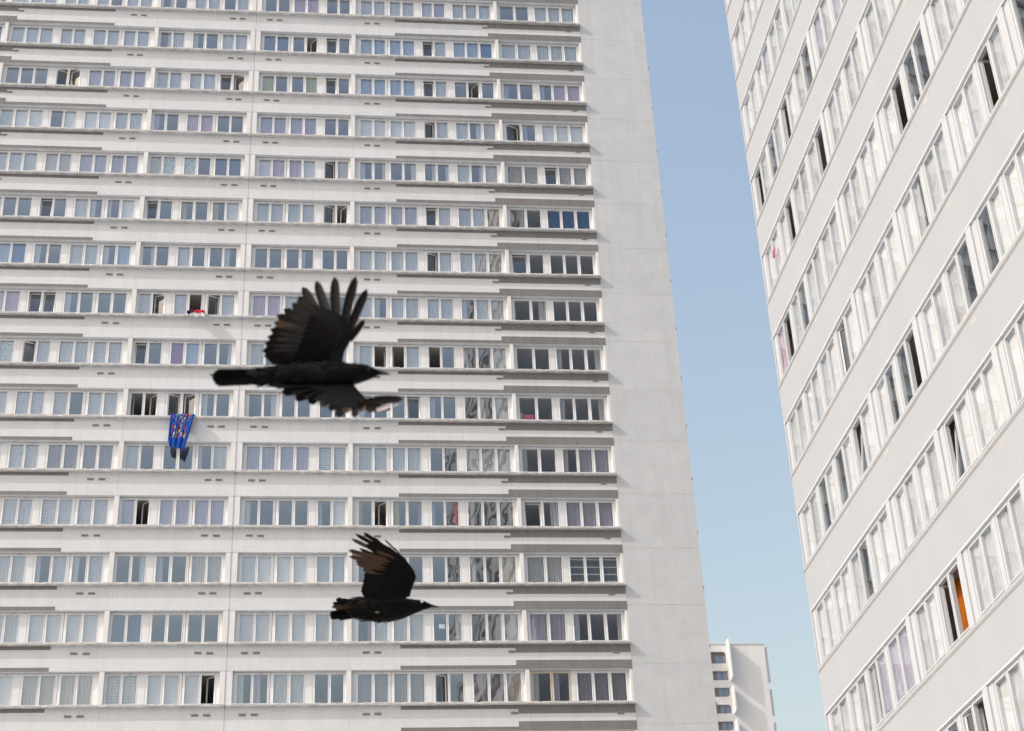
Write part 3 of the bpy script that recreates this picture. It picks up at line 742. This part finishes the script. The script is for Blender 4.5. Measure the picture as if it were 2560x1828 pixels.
# ------------------------------------------------------------------ the two crows
M['crow'] = plain('crow_black', (.0016, .0015, .0019), .6, .10, .5, 90)
M['quill'] = plain('crow_quill', (.0055, .0042, .0033), .6, .1, .5, 60)
M['brown'] = plain('brown_quill', (.062, .037, .024), .6, .12, .6, 80)  # paler brown than the other quills
M['sheen'] = plain('lit_quill', (.42, .40, .43), .3, .6, .25, 90)  # light catching the wing tip, put into a pale quill colour
M['beak'] = plain('crow_beak', (.018, .019, .022), .4, .3)
M['eye'] = plain('eye_glint', (.8, .8, .8), .2, .5)  # white glint of the eye put into its base colour
M['band'] = plain('green_leg_band', (.07, .17, .04), .5)
CM = [M['crow'], M['quill'], M['brown'], M['beak'], M['sheen']]
class Bird:
    def __init__(s, name, ox, oy, k, dist, label):
        s.ox, s.oy, s.k, s.dist = ox, oy, k, dist; s.mb = MB(); s.name = name; s.label = label
    def P(s, x, y, d=0.0):
        px, py = s.ox + x * s.k, s.oy + y * s.k; t = s.dist + d
        return CAM + FWD * t + RIGHT * ((px - 1280) / FPX * t) + UP * ((914 - py) / FPX * t)
    def unit(s): return s.k / FPX * s.dist           # metres per tracing unit
    def body(s, rings, fat=.95, m=0, n=18, d0=0.0):
        rows = []
        for (x, yt, yb, *rest) in rings:
            f = rest[0] if rest else fat
            c = s.P(x, (yt + yb) / 2, d0); hh = (yb - yt) / 2 * s.unit()
            rows.append([c + UP * (hh * math.cos(a * 2 * math.pi / n)) + FWD * (hh * f * math.sin(a * 2 * math.pi / n)) for a in range(n)])
        s.mb.grid(rows, m, True)
        for r, rev in ((rows[0], False), (rows[-1], True)):
            b = len(s.mb.v); s.mb.v += [tuple(p) for p in r]; s.mb.f.append(tuple(b + q for q in (reversed(range(n)) if not rev else range(n)))); s.mb.m.append(m)
    def coat(s, rings, n, seed, ln=.030):
        """small overlapping body feathers, lying towards the tail"""
        rnd = random.Random(seed); u_ = s.unit()
        for _ in range(n):
            k = rnd.uniform(0, len(rings) - 1.001); i = int(k); f = k - i
            a, b = rings[i], rings[i + 1]
            x, yt, yb = (a[q] + (b[q] - a[q]) * f for q in range(3)); th = rnd.uniform(0, 2 * math.pi)
            hh = (yb - yt) / 2 * u_; c = s.P(x, (yt + yb) / 2)
            nrm = (UP * math.cos(th) + FWD * (math.sin(th) * .9)).normalized()
            p = c + UP * (hh * math.cos(th)) + FWD * (hh * .9 * math.sin(th)) - nrm * .0015
            dr = (-RIGHT + nrm * rnd.uniform(.05, .22) + UP * rnd.uniform(-.12, .12)).normalized(); sd = dr.cross(nrm).normalized()
            L_ = ln * rnd.uniform(.6, 1.2); W = L_ * .24
            s.mb.grid([[p - sd * W * w_ + dr * L_ * t, p + dr * L_ * t + nrm * .0012, p + sd * W * w_ + dr * L_ * t] for t, w_ in ((0, .5), (.4, 1), (.75, .85), (.93, .45), (1, .06))], rnd.choice((0, 0, 1)))
    def feather(s, r, t, wd, dr=0.0, dt=0.0, m=1, tip=.8, bend=0.0, ragged=0):
        A, B = s.P(*r, dr), s.P(*t, dt); ax = (B - A); ln = ax.length; ax.normalize()
        side = ax.cross(FWD).normalized(); nrm = side.cross(ax).normalized(); W = wd * s.unit() / 2
        rows = []; n = 11; rnd = random.Random(int(r[0] * 7 + t[1]))
        for i in range(n + 1):
            u = i / n
            e = math.sqrt(max(0, 1 - ((u - tip) / (1 - tip)) ** 2)) if u > tip else 1
            wv = W * (.55 + .45 * min(1, u * 3)) * max(e, .04)
            c = A + ax * (ln * u) + side * (bend * ln * math.sin(u * 3.14)) + nrm * (.012 * ln * math.sin(u * 3.14))
            jag = rnd.uniform(.55, 1) if ragged and u > .35 else 1
            rows.append([c - side * wv * jag, c - side * wv * .45 + nrm * .0012, c + nrm * .0022, c + side * wv * .4 + nrm * .0012, c + side * wv * .85])
        s.mb.grid(rows, m)
    def patch(s, poly, depth, thick=.008, m=0):
        cx = sum(p[0] for p in poly) / len(poly); cy = sum(p[1] for p in poly) / len(poly)
        for sg in (1, -1):
            rows = []
            for q in (0, .35, .7, .9, 1.0):
                rows.append([s.P(cx + (x - cx) * q, cy + (y - cy) * q, depth(cx + (x - cx) * q, cy + (y - cy) * q) + sg * thick * (1 - q ** 3)) for x, y in poly])
            s.mb.grid(rows, m, True)
    def finish(s, cx, cy):
        c = s.P(cx, cy); s.c = c
        s.mb.v = [tuple(Vector(v) - c) for v in s.mb.v]
        me = s.mb.mesh(s.name, CM, True)
        o = link(s.name, me, None, c); tag(o, s.label, 'bird', 'crows in flight'); s.o = o; return o
    def ball(s, name, x, y, d, r, mat, sx=1.0):
        bm = bmesh.new(); bmesh.ops.create_icosphere(bm, subdivisions=2, radius=r); bmesh.ops.scale(bm, vec=(sx, 1, .8), verts=bm.verts)
        me = bpy.data.meshes.new(name); bm.to_mesh(me); bm.free(); me.materials.append(mat)
        link(name, me, s.o, s.P(x, y, d) - s.c)
def lerp(a, b, t): return tuple(p + (q - p) * t for p, q in zip(a, b))
# larger crow
k1 = 520 / 2165
B1_ = Bird('crow', 500, 670, k1, 4.3, 'larger crow with one wing fanned upward, gliding right, in front of the striped tower')
B1_.body([(480, 1078, 1206, .12), (560, 1058, 1206, .3), (640, 1045, 1206, .55), (850, 1028, 1236, .85), (1000, 1004, 1264), (1200, 984, 1282), (1400, 984, 1276), (1530, 990, 1246), (1620, 994, 1216, .9), (1690, 998, 1192, .85), (1750, 1012, 1170, .85), (1800, 1036, 1148, .85), (1840, 1054, 1128, .8), (1870, 1064, 1117, .75)])
B1_.body([(1860, 1062, 1118, .7), (1900, 1071, 1115, .6), (1940, 1084, 1114, .5), (1970, 1097, 1112, .5), (1984, 1104, 1108, .5)], m=3)
for q in range(7):
    t = q / 6; B1_.feather((680, 1088 + 92 * t), (118 + 70 * abs(t - .42) ** 1.3, 1092 + 112 * t), 78, .01 - .02 * t, .02 - .05 * t, 0, .9)
dw = lambda x, y: .03 + .17 * (1000 - y) / 900
wing = [(860, 1000), (760, 940), (740, 870), (790, 760), (850, 640), (950, 540), (1050, 400), (1140, 372), (1222, 392), (1330, 432), (1438, 470), (1520, 520), (1566, 620), (1578, 720), (1545, 800), (1500, 880), (1482, 985), (1400, 1040), (1150, 1060)]
B1_.patch(wing, dw, .010)
prim = [((1560, 760), (1712, 540), 76), ((1540, 700), (1738, 218), 104), ((1490, 640), (1622, 84), 112), ((1425, 590), (1402, 90), 116), ((1360, 560), (1208, 132), 112), ((1290, 560), (1064, 196), 116), ((1260, 580), (1018, 296), 124)]
for r, t, wd in prim: B1_.feather(r, t, wd, dw(*r), dw(*t), 1, .66, .02)
sec = [(1010, 330), (958, 366), (868, 428), (796, 492), (768, 566), (728, 640), (700, 716), (672, 786), (644, 862), (662, 918), (712, 962), (790, 992), (860, 1006)]
for q, t in enumerate(sec):
    u = q / (len(sec) - 1); r = lerp((1300, 640), (1180, 1010), u); B1_.feather(r, t, 108, dw(*r) - .004, dw(*t) - .004 * (q % 2), 2 if q == 4 else 1, .84, .01)
for q in range(9):
    u = q / 8; r = lerp((1480, 700), (1330, 1000), u); t = lerp((1130, 520), (960, 985), u); B1_.feather(r, t, 120, dw(*r) - .012, dw(*t) - .012, 0, .8)
dl = lambda x, y: -.04 - .16 * (y - 1240) / 300
low = [(820, 1225), (1000, 1150), (1300, 1150), (1580, 1190), (1660, 1288), (1722, 1352), (1775, 1432), (1700, 1452), (1560, 1450), (1400, 1430), (1220, 1390), (1050, 1345), (920, 1290)]
B1_.patch(low, dl, .008)
for r, t, wd, mm in (((1180, 1270), (850, 1300), 90, 0), ((1240, 1290), (985, 1366), 95, 1), ((1300, 1300), (1130, 1406), 95, 1), ((1370, 1310), (1270, 1446), 95, 2), ((1440, 1320), (1370, 1490), 95, 1), ((1510, 1320), (1448, 1556), 100, 1), ((1560, 1330), (1530, 1510), 90, 2), ((1620, 1350), (1616, 1552), 84, 1), ((1660, 1370), (1700, 1490), 80, 2), ((1690, 1390), (1800, 1492), 70, 1), ((1720, 1400), (1850, 1496), 50, 1)):
    B1_.feather(r, t, wd, dl(*r), dl(*t), mm, .8)
B1_.feather((1640, 1420), (2118, 1366), 92, -.14, -.20, 1, .62, .035); B1_.feather((1660, 1440), (1990, 1470), 70, -.145, -.19, 1, .6, .02)
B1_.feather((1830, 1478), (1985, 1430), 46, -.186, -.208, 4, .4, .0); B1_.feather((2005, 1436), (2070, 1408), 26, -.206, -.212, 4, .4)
B1_.coat([(640, 1048, 1205), (850, 1028, 1236), (1000, 1004, 1264), (1200, 984, 1282), (1400, 984, 1276), (1530, 990, 1246), (1640, 995, 1210)], 420, 3)
B1_.coat([(1600, 994, 1222), (1690, 998, 1192), (1750, 1012, 1170), (1800, 1036, 1148)], 120, 4, .016)
B1_.finish(1200, 1130)
B1_.ball('eye', 1758, 1052, -.034 * .75, .0035, M['beak'])
# smaller crow
k2 = 320 / 1925
B2_ = Bird('crow', 800, 1310, k2, 7.2, 'smaller crow with one raised ragged brown wing, below the larger crow')
B2_.body([(400, 1185, 1385, .5), (500, 1132, 1404, .7), (650, 1102, 1428, .85), (800, 1090, 1456), (950, 1080, 1476), (1100, 1082, 1468), (1230, 1098, 1434), (1320, 1122, 1398, .9), (1400, 1136, 1362, .85), (1470, 1138, 1330, .85), (1530, 1146, 1306, .85), (1590, 1168, 1284, .8), (1640, 1192, 1268, .75), (1668, 1206, 1260, .7)])
B2_.body([(1656, 1202, 1262, .65), (1700, 1214, 1260, .55), (1745, 1230, 1257, .5), (1780, 1242, 1254, .5), (1796, 1247, 1251, .5)], m=3)
for r, t, wd in (((520, 1190), (236, 1136), 100), ((500, 1215), (190, 1196), 84), ((500, 1240), (176, 1248), 70), ((500, 1270), (236, 1288), 80), ((500, 1310), (146, 1338), 84), ((500, 1340), (138, 1372), 84), ((510, 1365), (152, 1412), 84), ((540, 1385), (270, 1418), 90)):
    B2_.feather(r, t, wd, 0, .02 * (1240 - t[1]) / 100, 0 if wd > 80 else 2, .85, 0, 1)
def wing2(sc_, dfun, brown):
    S = (1180, 1090)
    def q(p): return (S[0] + (p[0] - S[0]) * sc_, S[1] + (p[1] - S[1]) * sc_)
    poly = [(700, 1120), (640, 1075), (618, 1000), (650, 880), (672, 760), (800, 690), (930, 600), (1060, 500), (1180, 430), (1260, 500), (1345, 605), (1410, 700), (1446, 790), (1420, 880), (1378, 980), (1352, 1090), (1250, 1130), (950, 1150)]
    B2_.patch([q(p) for p in poly], dfun, .010)
    fs = [((1195, 440), (972, 232), 34, 2), ((1180, 470), (652, 126), 78, 1), ((1180, 500), (528, 146), 74, 1), ((1190, 530), (466, 220), 80, 2), ((1150, 560), (700, 300), 90, 1), ((1180, 580), (422, 392), 84, 2), ((1200, 610), (430, 488), 82, 2), ((1190, 650), (530, 560), 90, 2), ((1200, 680), (545, 604), 100, 2), ((1190, 720), (640, 690), 110, 2), ((1200, 780), (652, 760), 120, 1), ((1190, 850), (640, 860), 130, 0), ((1180, 920), (622, 950), 130, 0), ((1170, 990), (614, 1020), 120, 0), ((1150, 1040), (660, 1090), 110, 0)]
    for r, t, wd, mm in fs: B2_.feather(q(r), q(t), wd * sc_, dfun(*q(r)) - .004, dfun(*q(t)) - .004, mm if brown else min(mm, 1), .8, .012, 1)
    for k in range(7):
        r, t = lerp((1400, 740), (1330, 1050), k / 6), lerp((1020, 600), (860, 1060), k / 6)
        B2_.feather(q(r), q(t), 130 * sc_, dfun(*q(r)) - .013, dfun(*q(t)) - .013, 0, .8)
wing2(1.0, lambda x, y: -.05 - .12 * (1100 - y) / 900, True)
wing2(.84, lambda x, y: .05 + .14 * (1100 - y) / 900, False)
B2_.coat([(500, 1132, 1404), (650, 1102, 1428), (800, 1090, 1456), (950, 1080, 1476), (1100, 1082, 1468), (1230, 1098, 1434), (1320, 1122, 1398)], 420, 5, .034)
B2_.coat([(1300, 1118, 1405), (1400, 1136, 1362), (1470, 1138, 1330)], 100, 6, .02)
B2_.finish(950, 1270)
B2_.ball('eye', 1535, 1168, -.026, .0062, M['eye']); B2_.ball('pupil', 1535, 1170, -.0315, .0022, M['beak'])
B2_.ball('leg_band', 865, 1330, -.0515, .0055, M['band'], 1.9)
